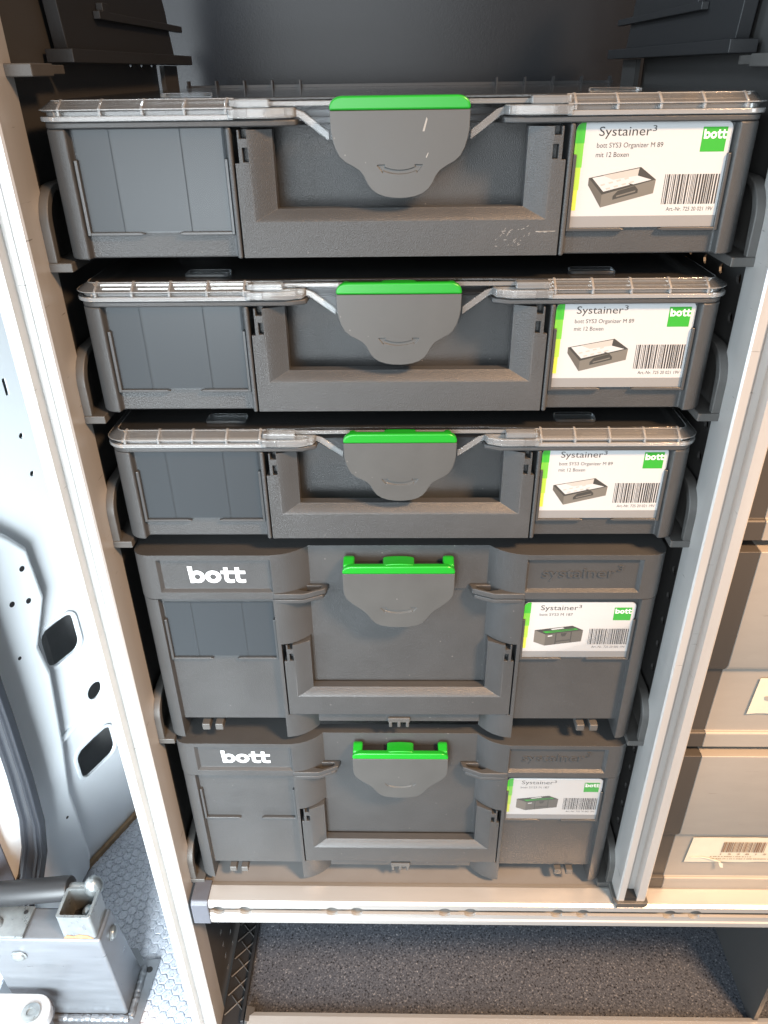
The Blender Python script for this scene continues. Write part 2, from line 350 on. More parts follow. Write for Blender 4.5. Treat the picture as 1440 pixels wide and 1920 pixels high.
# ------------------------------------------------------------------ aluminium hinge bracket, square tube, strut
br = thing('hinge_bracket', (-405, 40, -330)); tag(br, 'welded raw aluminium hinge bracket standing on the honeycomb floor, lower left', 'bracket')
ox, oy, oz = -405, 40, -330
def rel(mb): mb.v = [(a - ox, b - oy, c - oz) for a, b, c in mb.v]; return mb
rel(MB().add([(-343, 24, -324), (-343, 82, -324), (-480, 82, -324), (-480, 24, -324), (-343, 19.5, -154), (-343, 59, -154), (-480, 59, -154), (-480, 19.5, -154)],
    [(0, 1, 2, 3), (4, 7, 6, 5), (0, 4, 5, 1), (1, 5, 6, 2), (2, 6, 7, 3), (3, 7, 4, 0)])).build('bracket_body', 'raw_aluminium', br, bevel=3, seg=3)
rel(MB().prism('z', [(-322, 94), (-344, 92), (-356, 108), (-520, 108), (-520, -40), (-330, -30)], -330, -325, [circ(-341, 85 + 3, 0.1, 3)])).build('base_plate', 'raw_aluminium', br, bevel=1)
rel(MB().lathe((-332, 80, -325.6), (0, 0, 1), [(0, 4), (0.8, 4)])).build('bolt_hole', 'dark_void', br)
def weld(p0, p1, n):
    p0, p1 = Vector(p0), Vector(p1); pts = [p0.lerp(p1, i / n) + Vector((random.uniform(-.4, .4), random.uniform(-.4, .4), random.uniform(-.3, .3))) for i in range(n + 1)]
    return MB().tube(pts, [4.2 + 0.55 * (i % 3) / 2 + random.uniform(-.25, .25) for i in range(n + 1)], 10)
rel(weld((-339, 84, -324.5), (-339, 20, -324.5), 34)).build('weld_bead', 'raw_aluminium', br)
rel(weld((-340, 20, -324.5), (-480, 20, -324.5), 60)).build('weld_bead', 'raw_aluminium', br)
for b_, ax in (((-444, 19.8, -186), (0, -1, 0)), ((-342.5, 46, -182), (1, 0, 0))):
    rel(MB().lathe(b_, ax, [(0, 9), (1, 9.2), (1.6, 7.6), (3.4, 6.6), (4.4, 4.5), (4.6, 2.0)], 18)).build('bolt_head', 'zinc', br)
rel(MB().box(-480, -432, 20.5, 58, -153.6, -150)).build('cover_plate', 'zinc', br, bevel=0.8)
rel(MB().lathe((-470, 36, -150), (0, 0, 1), [(0, 9), (1.5, 8.6), (3.4, 7), (4.4, 4)], 18)).build('bolt_head', 'zinc', br)
rel(MB().lathe((-440, 50, -150), (0, 0, 1), [(0, 2.6), (0.5, 2.6)], 10)).build('screw_hole', 'dark_void', br)

tb = thing('square_tube', (-367, 41, -153)); tag(tb, 'short upright zinc plated square tube with a bolt inside, on the bracket', 'tube'); ox, oy, oz = -367, 41, -153
rel(MB().prism('z', rrect(-386.5, -347, 22, 59, 4), -153, -114, [rrect(-383, -350.5, 25.5, 55.5, 2.5)])).build('tube_wall', 'zinc', tb, bevel=0.6)
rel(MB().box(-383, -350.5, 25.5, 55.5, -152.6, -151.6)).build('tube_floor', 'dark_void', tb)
rel(MB().lathe((-361, 50, -150), (0.1, -0.45, 0.9), [(0, 4), (9, 4), (9.2, 8), (15, 8.2), (19, 7), (22, 4), (23, 1)], 14)).build('bolt', 'zinc', tb)
rel(MB().lathe((-379, 31, -151), (0, 0, 1), [(0, 4.4), (10, 4.4), (13, 3), (14, 1)], 12)).build('bolt', 'zinc', tb)
rel(MB().lathe((-357, 62, -122), (0, 0, 1), [(0, 10), (4, 11), (10, 10), (15, 7.5), (18, 4), (19, 1)], 18)).build('dome_nut', 'zinc', tb)
rel(MB().lathe((-394, 46, -143), (1, 0, 0), [(0, 6), (0.5, 11), (7, 11.5), (7.4, 9)], 18)).build('rubber_buffer', 'rubber', tb)
rel(MB().prism('y', [(-385, -153.2), (-350, -153.2), (-356, -148), (-366, -146), (-372, -149), (-380, -147)], 21.55, 21.8)).build('rust_patch', 'rust', tb)

st = thing('gas_strut', (-430, 62, -140)); tag(st, 'black gas strut lying across the top of the aluminium bracket', 'strut'); ox, oy, oz = -430, 62, -140
rel(MB().lathe((-520, 66, -146), (0.985, -0.02, 0.17), [(0, 14), (135, 14), (136.5, 13), (137, 11)], 24)).build('cylinder', 'black_plastic', st)
rel(MB().lathe((-386.5, 63, -123.5), (0.985, -0.02, 0.17), [(0, 7), (8, 7), (14, 6), (26, 6)], 14)).build('rod_end', 'zinc', st)
ar = thing('hinge_arm', (-470, -8, -262)); tag(ar, 'white rounded hinge arm with a socket screw, cropped at the lower left corner', 'hinge arm'); ox, oy, oz = -470, -8, -262  # white arm of a hinge, turning on the pivot below
pl = [(-640, -30)] + circ(-436, -8, 22, 14, -math.pi / 2, math.pi / 2, True) + [(-640, 14)]
rel(MB().prism('z', pl, -270, -256)).build('arm', 'white_paint', ar, bevel=1.5)
rel(MB().lathe((-436, -8, -256.2), (0, 0, 1), [(0, 11), (2, 11), (2.6, 9.5), (2.6, 5), (1.0, 4.8), (1.0, 0.5)], 20)).build('socket_screw', 'zinc', ar)
rel(MB().lathe((-436, -2, -330), (0, 0, 1), [(0, 12), (52, 12), (54, 20), (59.5, 20)], 18)).build('pivot', 'slate_plastic', ar)

# ------------------------------------------------------------------ rack: posts, side panels, beams
def post(name, sgn, z0, z1):
    t = thing(name, (sgn * 226, -7, z0))
    def X(a): return sgn * a - sgn * 226
    inner = [(212, 15), (212, -15 + 1.2), (213.2, -15), (218.7, -15), (218.7, -13.2), (219.3, -5), (224.2, -5), (224.7, -4.2), (225.2, -5), (230.3, -5), (230.8, -13.2), (230.8, -15), (238.3, -15), (239.5, -13.8), (239.5, 15)]
    MB().prism('z', [(X(a), b) for a, b in inner], 0, z1 - z0).build('extrusion', 'aluminium', t, angle=25)
    return t
pL = post('upright_post', -1, -330, 800); tag(pL, 'left grooved aluminium upright post, beside the white van wall', 'post', 'upright posts of the rack')
pR = post('upright_post', 1, -5, 800); tag(pR, 'right grooved aluminium upright post with dark foot cap, beside the drawers', 'post', 'upright posts of the rack')
MB().prism('z', [(-15, -18.5), (-12, -17.6 - 0.4), (12.5, -18), (16, -16), (16, 16), (-17, 16), (-17, -12)], -5.2, 1.5).build('foot_cap', 'runner_plastic', pR, bevel=0.8)
MB().box(-6.5, 4.2, -14.8, -5.2, 1.5, 6).build('foot_plug', 'black_plastic', pR)

def perf(name, sgn, z0, z1, keep):
    t = thing(name, (sgn * 215, 150, z0)); mb = MB(); cw, chh = 30.0, 25.0; ny, nz = 10, int((z1 - z0) // chh); xx = sgn * 1.5
    for i in range(ny):
        for j in range(nz):
            y0 = -142 + i * cw; zz = j * chh; cx, cz = y0 + cw / 2, zz + chh / 2
            sq = [(y0 + cw, zz + chh / 2), (y0 + cw, zz + chh), (y0 + cw / 2, zz + chh), (y0, zz + chh), (y0, zz + chh / 2), (y0, zz), (y0 + cw / 2, zz), (y0 + cw, zz)]
            if not keep(i, z0 + cz):
                mb.add([(xx, y0, zz), (xx, y0 + cw, zz), (xx, y0 + cw, zz + chh), (xx, y0, zz + chh)], [(0, 1, 2, 3)]); continue
            hl = circ(cx, cz, 3.6, 8)
            mb.add([(xx, *p) for p in sq + hl], [(k, (k + 1) % 8, 8 + (k + 1) % 8, 8 + k) for k in range(8)])
    o = mb.build('sheet', 'panel_grey', t, recalc=False, flat=True)
    bm = bmesh.new(); bm.from_mesh(o.data); bmesh.ops.remove_doubles(bm, verts=bm.verts[:], dist=1e-5); bm.to_mesh(o.data); bm.free()
    m_ = o.modifiers.new('s', 'SOLIDIFY'); m_.thickness = 1.6 * S; m_.offset = 0
    MB().box(-1.2, 1.2, -143.4, -141.8, 0, nz * chh).build('edge_fold', 'aluminium', t)
    return t
tag(perf('perforated_panel', -1, -330, 770, lambda i, z: (z < -55 and i > 0) or (z > 675 and i > 6)), 'dark perforated sheet behind the left post', 'panel', 'perforated side panels')
tag(perf('perforated_panel', 1, -5, 770, lambda i, z: z < 590), 'dark perforated sheet behind the right post', 'panel', 'perforated side panels')

def beam(name, x0, x1, zt, cap_x, notches):
    t = thing(name, ((x0 + x1) / 2, -12, zt - 32)); ox_ = (x0 + x1) / 2; dz = zt + 10 - (zt - 32); dy = 12
    pr = [(0, -12), (-5, -10), (-21, -10), (-24, -12), (-24, -18.6), (-21.2, -18.8), (-21.2, -15.5), (-7, -15.5), (-7, -30), (-21.2, -30), (-21.2, -25.8), (-24, -26), (-24, -33), (-25.2, -34.2), (-25.2, -38), (-24.2, -39), (-24.2, -42), (0, -42)]
    cuts = [MB().add([(v[0] - ox_, v[1] + dy, v[2] + dz) for v in MB().lathe((nx, -30, -22.3), (0, 1, 0), [(0, 6.6), (9, 6.6)], 20).v], MB().lathe((nx, -30, -22.3), (0, 1, 0), [(0, 6.6), (9, 6.6)], 20).f) for nx in notches]
    MB().prism('x', [(a + dy, b + dz) for a, b in pr], x0 - ox_, x1 - ox_).build('rail_profile', 'aluminium_beam', t, angle=12, cuts=cuts)
    if cap_x is not None:
        cpz = [(1, -9.4), (-4, -9.4), (-22, -9.4), (-25.4, -13), (-25.8, -42.6), (1, -42.6)]
        MB().prism('x', [(a + dy, b + dz) for a, b in cpz], cap_x - ox_, x0 - 0.2 - ox_).build('end_cap', 'slate_plastic', t, bevel=1.2)
    return t
sb = beam('shelf_rail', -190.5, 470, -10, -208, [-181.4, -154.7, -68, -43, 44.3, 69.5, 155.4, 180.4, 265.5, 290.5])
tag(sb, 'slotted aluminium shelf rail with round notches, under the lowest case and drawers', 'rail')
lb = beam('lower_rail', -180, 470, -262, None, [])
tag(lb, 'pale aluminium rail along the bottom edge of the picture', 'rail')
MB().prism('y', [(-388 + 60, -14), (-378 + 60, -14), (-378 + 60, 30), (-388 + 60, 34)], 0, 18).build('end_cap', 'drawer_end', lb, bevel=1)
dk = MB().box(-206, 480, -0.5, 330, -18, -12.4).build('shelf_deck', 'deck_metal', None, bevel=0.5); tag(dk, 'flat metal shelf deck under the lowest grey case', 'shelf')
# black lattice strip and right partition in the lower compartment
lt = thing('lattice_mat', (-197, 150, -274)); tag(lt, 'black lattice strip along the left edge of the speckled mat', 'mat')
MB().box(-15, 9, -160, 170, 0, 1).build('backing', 'dark_void', lt)
k = 0
for i in range(14):
    for sgn in (1, -1):
        y0 = -150 + i * 22
        MB().tube([(-13 * sgn, y0, 2), (8 * sgn, y0 + 22, 2)], 0.9, 5).build('lattice_bar', 'panel_grey', lt)
MB().box(8, 12, -160, 170, 0, 9).build('edge_strip', 'black_plastic', lt, bevel=1)
o = MB().box(412, 417, -3, 330, -274, -45).build('partition_plate', 'panel_grey'); tag(o, 'dark vertical partition plate at the lower right corner', 'partition')

# ------------------------------------------------------------------ drawers on the right
def drawer(z0, z1, lab):
    t = thing('drawer_unit', (380, 0, z0)); H = z1 - z0
    prof = [(-8, H), (-8, H * 0.47), (-5, H * 0.44), (-2.5, H * 0.435), (-1.5, H * 0.40), (-0.8, H * 0.26), (-0.2, 17), (-2.4, 16.7), (-3.6, 15.6), (-3.6, 0), (300, 0), (300, H)]
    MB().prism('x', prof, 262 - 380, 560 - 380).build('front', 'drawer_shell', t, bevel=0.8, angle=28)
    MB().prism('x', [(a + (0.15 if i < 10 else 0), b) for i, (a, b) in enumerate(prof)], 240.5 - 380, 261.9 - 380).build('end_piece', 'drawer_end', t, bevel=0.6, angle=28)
    return t
d1 = drawer(-11.5, 183, 1); tag(d1, 'beige drawer with torn barcode sticker, lowest, beside the right post', 'drawer', 'beige drawers')
d2 = drawer(190, 395, 2); tag(d2, 'beige drawer with cropped torn sticker, middle of the three at right', 'drawer', 'beige drawers')
d3 = drawer(402, 607, 3); tag(d3, 'topmost beige drawer, mostly hidden behind the right post', 'drawer', 'beige drawers')
# stickers, lying on the sloping lower face of each drawer
def sticker(par, H, x0, x1, zb, zt, torn):
    def yy(z):
        f = (z - 17) / (H * 0.40 - 17); return -0.2 - 1.3 * max(0, min(1, f)) - 0.6
    s_ = MB(); n = 12
    top = [(x0 + (x1 - x0) * i / n, zt + random.uniform(-.4, .3)) for i in range(n + 1)]; bot = [(x0 + (x1 - x0) * i / n, zb + random.uniform(-.5, .7)) for i in range(n + 1)]
    top[0] = (x0 + 2, zt - .2)
    vs = [(x, yy(z) - 0.7, z) for x, z in top] + [(x, yy(z) - 0.7, z) for x, z in bot]
    s_.add(vs, [(i, i + 1, n + 2 + i, n + 1 + i) for i in range(n)])
    o = s_.build('sticker', 'old_label', par, recalc=False, flat=True); m_ = o.modifiers.new('s', 'SOLIDIFY'); m_.thickness = 0.3 * S
    return o, yy
s1, yy = sticker(d1, 194.5, 277 - 380, 380 - 380, 41.5, 79, True)
bc = MB(); x = 309 - 380
while x < 350 - 380:
    wbar = random.choice((0.5, 0.5, 0.9, 1.4)); bc.add([(x, yy(72) - 1.6, 73), (x + wbar, yy(72) - 1.6, 73), (x + wbar, yy(58) - 1.6, 57.5), (x, yy(58) - 1.6, 57.5)], [(0, 1, 2, 3)]); x += wbar + random.choice((0.5, 0.7, 1.0))
bc.build('barcode', 'label_ink', s1, recalc=False, flat=True)
tx = MB(); text(tx, '1  5  2  8  1  5', 309 - 380, 53.5, 44, 2.2, yy(54) - 1.6); 
for z_, x1_ in ((50.2, 338), (46.8, 360)):      # two lines of print too worn to read
    x = 300
    while x < x1_:
        wd = random.uniform(0.7, 1.7); tx.add([(x - 380, yy(z_) - 1.6, z_), (x + wd - 380, yy(z_) - 1.6, z_), (x + wd - 380, yy(z_) - 1.6, z_ + 0.9), (x - 380, yy(z_) - 1.6, z_ + 0.9)], [(0, 1, 2, 3)]); x += wd + random.choice((0.4, 0.5, 1.4))
tx.build('small_print', 'label_ink', s1, recalc=False, flat=True)
MB().tube([(281 - 380, yy(52) - 1.9, 50), (292 - 380, yy(50) - 2.2, 50.5), (302 - 380, yy(49) - 2.6, 48), (311 - 380, yy(46) - 3.4, 44.5)], 0.35, 5).build('torn_edge', 'old_label', s1)
MB().add([(309 - 380, yy(44) - 3, 44), (313 - 380, yy(44) - 4, 43.5), (314 - 380, yy(40) - 5, 38), (311 - 380, yy(40) - 4.6, 38.5)], [(0, 1, 2, 3)]).build('torn_flap', 'old_label', s1, recalc=False, flat=True)
s2, yy2 = sticker(d2, 205, 292 - 380, 380 - 380, 38.5, 79, True)
MB().add([(302 - 380, yy2(58) - 1.5, 59), (330 - 380, yy2(58) - 1.5, 60), (330 - 380, yy2(55) - 1.5, 55), (309 - 380, yy2(55) - 1.5, 56), (307 - 380, yy2(55) - 1.5, 53.5), (303 - 380, yy2(55) - 1.5, 55)], [(0, 1, 2, 3, 4, 5)]).build('torn_patch', 'drawer_shell', s2, recalc=False, flat=True)

# ------------------------------------------------------------------ cases
BW = 201.5
def corner_left(r=12.5): return circ(-BW + r, r, r, 8, math.pi, 1.5 * math.pi, True)
def mirror(half): return half + [(-x, y) for x, y in reversed(half)]
LATCH_SMALL = [(38.8, 46.5), (38.6, 36.4), (37.8, 31.8), (36.4, 27), (34.2, 22.8), (31, 19.9), (26.6, 17.6), (23, 15.3), (20.6, 12.2), (18.8, 8.4), (16.4, 5), (13, 2.5), (8.5, 0.9), (4, 0.2), (0, 0)]
LATCH_WIDE = [(38.8, 46.5), (38.7, 34), (38.2, 29), (36.9, 25.8), (34.9, 23.2), (31.8, 20.2), (28.3, 17.4), (25.2, 14.8), (23, 12.3), (21, 9.4), (19.1, 6.4), (16.4, 3.4), (12.5, 1.4), (7, 0.3), (0, 0)]
def make_latch(root, zb, k, organizer):
    yf = -2.6; kz = k * (0.97 if organizer else 1.0)
    out_ = [(x * k, zb + z * kz) for x, z in (LATCH_SMALL if organizer else LATCH_WIDE)]; out_ += [(-x, z) for x, z in reversed(out_[:-1])]
    arc = circ(0, 38, 25, 13, math.radians(-119), math.radians(-61), True)
    oa = [(x * k, zb + z * k) for x, z in circ(0, 38.5, 25.6, 13, math.radians(-112), math.radians(-68), True)]
    ia = [(x * k, zb + z * k) for x, z in circ(0, 38.5, 23.6, 13, math.radians(-112), math.radians(-68), True)]
    head_r = [(9.6 * k, zb + 13.4 * k), (13 * k, zb + 17.6 * k), (8.4 * k, zb + 17.8 * k)]
    poly = oa + head_r[:1] + head_r[1:2] + head_r[2:] + list(reversed(ia)) + [(-8.4 * k, zb + 17.8 * k), (-13 * k, zb + 17.6 * k), (-9.6 * k, zb + 13.4 * k)]
    cut = MB().prism('y', poly, yf - 2, yf + 0.7)
    la = MB().prism('y', out_, yf, yf + 7.5).build('latch', 'latch_grey', root, bevel=1.9, seg=4, angle=40, cuts=[cut])
    zt = zb + 46.6 * kz; W = 38.9 * k
    g = MB()
    top = zt + 7.0
    g.prism('y', [(-W, zt)] + [(-W + 7 - 7 * math.cos(a), top - 5.6 + 5.6 * math.sin(a)) for a in (0, .3, .6, .9, 1.2, 1.57)] + [(W - 7 + 7 * math.sin(a), top - 5.6 + 5.6 * math.cos(a)) for a in (0, .3, .6, .9, 1.2, 1.57)] + [(W, zt)], yf - 0.4, yf + 4.6)
    gh = g.build('latch_handle', 'latch_green', la, bevel=1.6, seg=3, angle=40)
    et = top + (-0.6 if organizer else 2.0)
    for s_ in (-1, 1):
        x0, x1 = sorted((s_ * (W - (3.5 if organizer else 0.6)), s_ * (W - 9)))
        MB().prism('x', [(yf + 2.6, zt + 1), (yf + (10 if organizer else 14), zt + 1), (yf + (10 if organizer else 14), et - 1.2), (yf + (7.6 if organizer else 11), et), (yf + 2.6, top - 0.5)], x0, x1).build('handle_ear', 'latch_green', la, bevel=2.2, seg=4)
    bw = 11 * k; bh = 0.5 if organizer else 1.8
    MB().prism('y', [(-bw, top - 2)] + [(bw * math.sin(a), top - 0.6 + bh * math.cos(a)) for a in [math.radians(-75 + 15 * i) for i in range(11)]] + [(bw, top - 2)], yf + 1.6, yf + (8.6 if organizer else 13)).build('handle_knob', 'latch_green', la, bevel=0.8)
    MB().box(-W + 9, W - 9, yf + 4.8, yf + (10 if organizer else 15), zt - 4, zt + 1.5).build('handle_channel', 'black_plastic', la)
    return la
HCURVE = [(0, 0), (0.08, 0.04), (0.30, 0.22), (0.70, 0.68), (0.92, 0.93), (1, 1)]
CURVE = [(0, 0), (0.25, 0.07), (0.5, 0.25), (0.72, 0.5), (0.89, 0.77), (1, 1)]
def make_handle(root, z0, z1, zb, zt):
    rings = [[(-93.6, z0, 0.2), (-85, z1, 0.2)]]
    lines = [((-93.6, z0), 0.2)]
    for a, b in HCURVE: lines.append(((-86 + 13.8 * a, z1 + (zb - z1) * a), 0.2 + 6 * b))
    lines += [((-72.2, zb), 13.2), ((-93.6, z0), 13.2)]
    vs = []; fs = []
    for (x, z), y in lines: vs += [(x, y, zt), (x, y, z), (-x, y, z), (-x, y, zt)]
    n = len(lines)
    for i in range(n):
        j = (i + 1) % n
        for k in range(3): fs.append((i * 4 + k, i * 4 + k + 1, j * 4 + k + 1, j * 4 + k))
    fs += [tuple(i * 4 for i in range(n)), tuple(i * 4 + 3 for i in reversed(range(n)))]
    cuts = []
    for s_ in (-1, 1):
        def bx(x0, x1, y0, y1, za, zc): a, b = sorted((s_ * x0, s_ * x1)); return MB().box(a, b, y0, y1, za, zc)
        cuts += [bx(-89, -85.8, -3, 6, zt - 16.5, zt - 9), bx(-90, -86, -3, 8, zt - 4.4, zt + 3), bx(-97, -91.2, -3, 24, zt - 17, zt + 3)]
    h_ = MB().add(vs, fs).build('carry_handle', 'case_plastic', root, bevel=0.9, seg=2, angle=38, cuts=cuts)
    return h_
def make_holder(root, zb, film, which):
    """label pocket ribs on one side; which = -1 left, 1 right"""
    def bx(x0, x1, y0, y1, za, zc): a, b = sorted((which * -x0, which * -x1)); return MB().box(a, b, y0, y1, za, zc)
    for x0, x1, tip in ((-186, -152, 1), (-98.5, -132.5, -1)):
        pts = [(x0, zb - 1.4), (x1 - 3 * tip, zb - 1.4), (x1, zb - 0.5), (x1 - 3 * tip, zb + 0.4), (x0, zb + 0.4)]
        MB().prism('y', [(-which * a, b) for a, b in pts], 2.4, 5.4).build('holder_ledge', 'smooth_panel', root, bevel=0.4)
    bx(-186.8, -184.6, 2.0, 5.4, zb - 1.4, zb + 40).build('holder_clip', 'smooth_panel', root, bevel=0.5)
    bx(-100, -98, 2.0, 5.4, zb - 1.4, zb + 40).build('holder_clip', 'smooth_panel', root, bevel=0.5)
    if film and which < 0:
        MB().box(-185.2, -99.4, 5.1, 5.7, zb + 0.6, zb + 55.6).build('pocket_back', 'pocket_back', root)
    if film:
        xs = [-185.8, -184.6, -164.6, -164.3, -164.0, -124.3, -124, -123.7, -100.5, -98.8]; ys = [4.6, 3.9, 3.4, 2.9, 3.4, 3.6, 3.15, 3.6, 3.9, 4.5]
        if which > 0: xs = [-185.8, -184.6, -150, -120, -100.5, -98.8]; ys = [4.3, 3.5, 3.2, 3.3, 3.5, 4.3]
        vs = [(-which * x, y, z) for z in (zb, zb + 28, zb + 55.5) for x, y in zip(xs, ys)]; n = len(xs)
        MB().add(vs, [(r * n + i, r * n + i + 1, (r + 1) * n + i + 1, (r + 1) * n + i) for r in range(2) for i in range(n - 1)]).build('label_film', 'card_film' if which > 0 else 'clear_film', root, recalc=False, flat=True)
def make_card(root, zb, organizer):
    """printed card in the right pocket, its lower left corner at x = 98, z = zb"""
    x0, x1 = 98.6, 185.4; y = 3.9
    MB().prism('y', [(x0, zb + 0.5), (x1, zb + 0.5), (x1, zb + 52)] + circ(x1 - 4, zb + 52, 4, 5, 0, math.pi / 2, True) + circ(x0 + 4, zb + 52, 4, 5, math.pi / 2, math.pi, True), y, y + 0.9)
    card = MB().prism('y', [(x0, zb + 0.5), (x1, zb + 0.5)] + circ(x1 - 4, zb + 52, 4, 5, 0, math.pi / 2, True) + circ(x0 + 4, zb + 52, 4, 5, math.pi / 2, math.pi, True), y, y + 0.9).build('label_card', 'card_white', root, flat=True)
    yp = y - 0.06
    def pr(name, mb, m_): return mb.build(name, m_, card, recalc=False, flat=True)
    def rect(a, b, c, d, yy_=yp): return MB().add([(a, yy_, c), (b, yy_, c), (b, yy_, d), (a, yy_, d)], [(0, 1, 2, 3)])
    pr('grey_band', rect(x0, x1, zb + 0.6, zb + 6.8), 'card_band')
    zs = [zb + 56] + [zb + 45.5, zb + 33, zb + 21, zb + 10]
    for i, m_ in enumerate(('stripe_green', 'stripe_light_green', 'stripe_lime', 'stripe_yellow')):
        w_ = (5.2, 5.0, 4.6, 4.0)[i]
        if i == 0: mb = MB().sheet('y', [(x0, zs[1]), (x0 + w_, zs[1]), (x0 + w_, zs[0] - 0.05)] + circ(x0 + 4, zb + 52, 3.95, 5, math.pi / 2, math.pi, True), yp)
        else: mb = rect(x0, x0 + w_, zs[i + 1], zs[i])
        pr('colour_stripe', mb, m_)
    t = MB(); ztit = zb + (47.6 if organizer else 47.0)
    text(t, 'Systainer', 111.5, ztit, 29, 6.2, yp, bold=0.0); text(t, '3', 141, ztit + 3.6, 2.3, 3.0, yp, bold=0.0)
    pr('title_text', t, 'ink_grey'); t = MB()
    if organizer:
        text(t, 'bott SYS3 Organizer M 89', 111, zb + 42.3, 37, 3.4, yp, bold=0.0); text(t, 'mit 12 Boxen', 111, zb + 38.3, 18.5, 2.6, yp, bold=0.0)
    else: text(t, 'bott SYS3 M 187', 111, zb + 42.9, 26, 2.6, yp, bold=0.0)
    pr('description_text', t, 'ink_grey')
    lz = zb + (40.5 if organizer else 38.5); pr('logo_square', rect(169, 182.6, lz, lz + 12.6), 'logo_green')
    t = MB(); bold_word(t, 169.6, lz + 6.6, 13.2, 4.9, yp - 0.08, 0); pr('logo_text', t, 'lettering_white')
    bz = zb + (13 if organizer else 14); t = MB(); x = 152; rnd = random.Random(3)
    while x < 183:
        wb = rnd.choice((0.38, 0.38, 0.75, 1.0)); q_ = MB(); t.add([(x, yp, bz), (x + wb, yp, bz), (x + wb, yp, bz + 16), (x, yp, bz + 16)], [(0, 1, 2, 3)]); x += wb + rnd.choice((0.36, 0.45, 0.7))
    pr('barcode', t, 'ink_dark')
    t = MB(); text(t, 'Art.-Nr. 725 20 021 19V' if organizer else 'Art.-Nr. 725 20 005 19V', 155.5, bz - 3.7, 27, 2.2, yp, bold=0.0); pr('article_number', t, 'ink_grey')
    # small printed picture of the case, flat print made of coloured patches
    t = MB(); px, pz = 108.5, zb + 11.5
    def patch(mi, pts, dy=0): t.cur = mi; t.sheet('y', [(px + a, pz + b) for a, b in pts], yp - dy)
    if organizer:
        patch(0, [(0, 12.2), (8.5, 0), (8.5, 7.0), (0, 16)]); patch(1, [(8.5, 0), (38, 7.5), (38.5, 14.8), (8.5, 7.0)], 0.01)
        patch(2, [(0, 16), (8.5, 7.0), (38.5, 14.8), (29, 21.5)], 0.02)
        patch(3, [(2, 16), (9.2, 8.6), (24, 12.2), (16.5, 18.4)], 0.04); patch(4, [(8, 17.2), (28.2, 20.9), (27.8, 17), (14, 15)], 0.05); patch(3, [(14, 15), (27.8, 17), (36, 14.8), (26, 12.4)], 0.06)
        for i in range(4):
            for j in range(2): patch(4, [(7 + i * 4.4 + j * 3.2, 12.4 + i * 1.1 - j * 2.0), (9.4 + i * 4.4 + j * 3.2, 13.0 + i * 1.1 - j * 2.0), (9.9 + i * 4.4 + j * 3.2, 12.2 + i * 1.1 - j * 2.0), (7.6 + i * 4.4 + j * 3.2, 11.6 + i * 1.1 - j * 2.0)], 0.07)
        patch(2, [(15, 4.2), (29, 7.8), (29, 9.6), (27, 11.6), (17.5, 9.0), (15, 6.2)], 0.08); patch(1, [(17, 5.6), (27.6, 8.4), (27.6, 9.2), (17, 6.4)], 0.09)
    else:
        patch(1, [(0, 5), (9, 1), (9, 12.5), (0, 17)]); patch(0, [(9, 1), (38, 5.5), (38.5, 17), (9, 12.5)], 0.01); patch(2, [(0, 17), (9, 12.5), (38.5, 17), (29.5, 21.5)], 0.02)
        patch(5, [(6.5, 15.5), (9.5, 13.9), (34.5, 17.6), (32.5, 18.8)], 0.04); patch(2, [(9.8, 15.2), (12, 14.9), (31.8, 17.6), (30.5, 18.2)], 0.06)
        patch(3, [(12.5, 18.2), (22, 19.8), (23.5, 18.8), (14, 17.2)], 0.07); patch(2, [(17, 2.4), (17.8, 2.5), (17.8, 13.6), (17, 13.5)], 0.05); patch(2, [(29, 4.2), (29.8, 4.3), (29.8, 15.5), (29, 15.4)], 0.05)
        patch(2, [(18, 5), (29, 6.6), (29, 7.6), (18, 6)], 0.06); patch(2, [(21, 13.6), (26, 14.4), (24.5, 10.8), (22, 10.6)], 0.06); patch(3, [(11, 10.2), (14.5, 10.8), (14.5, 12), (11, 11.4)], 0.07)
    pr('case_picture', t, ['print_case', 'print_case_light', 'print_case_dark', 'card_white', 'print_tray_shade', 'logo_green'])
    return card

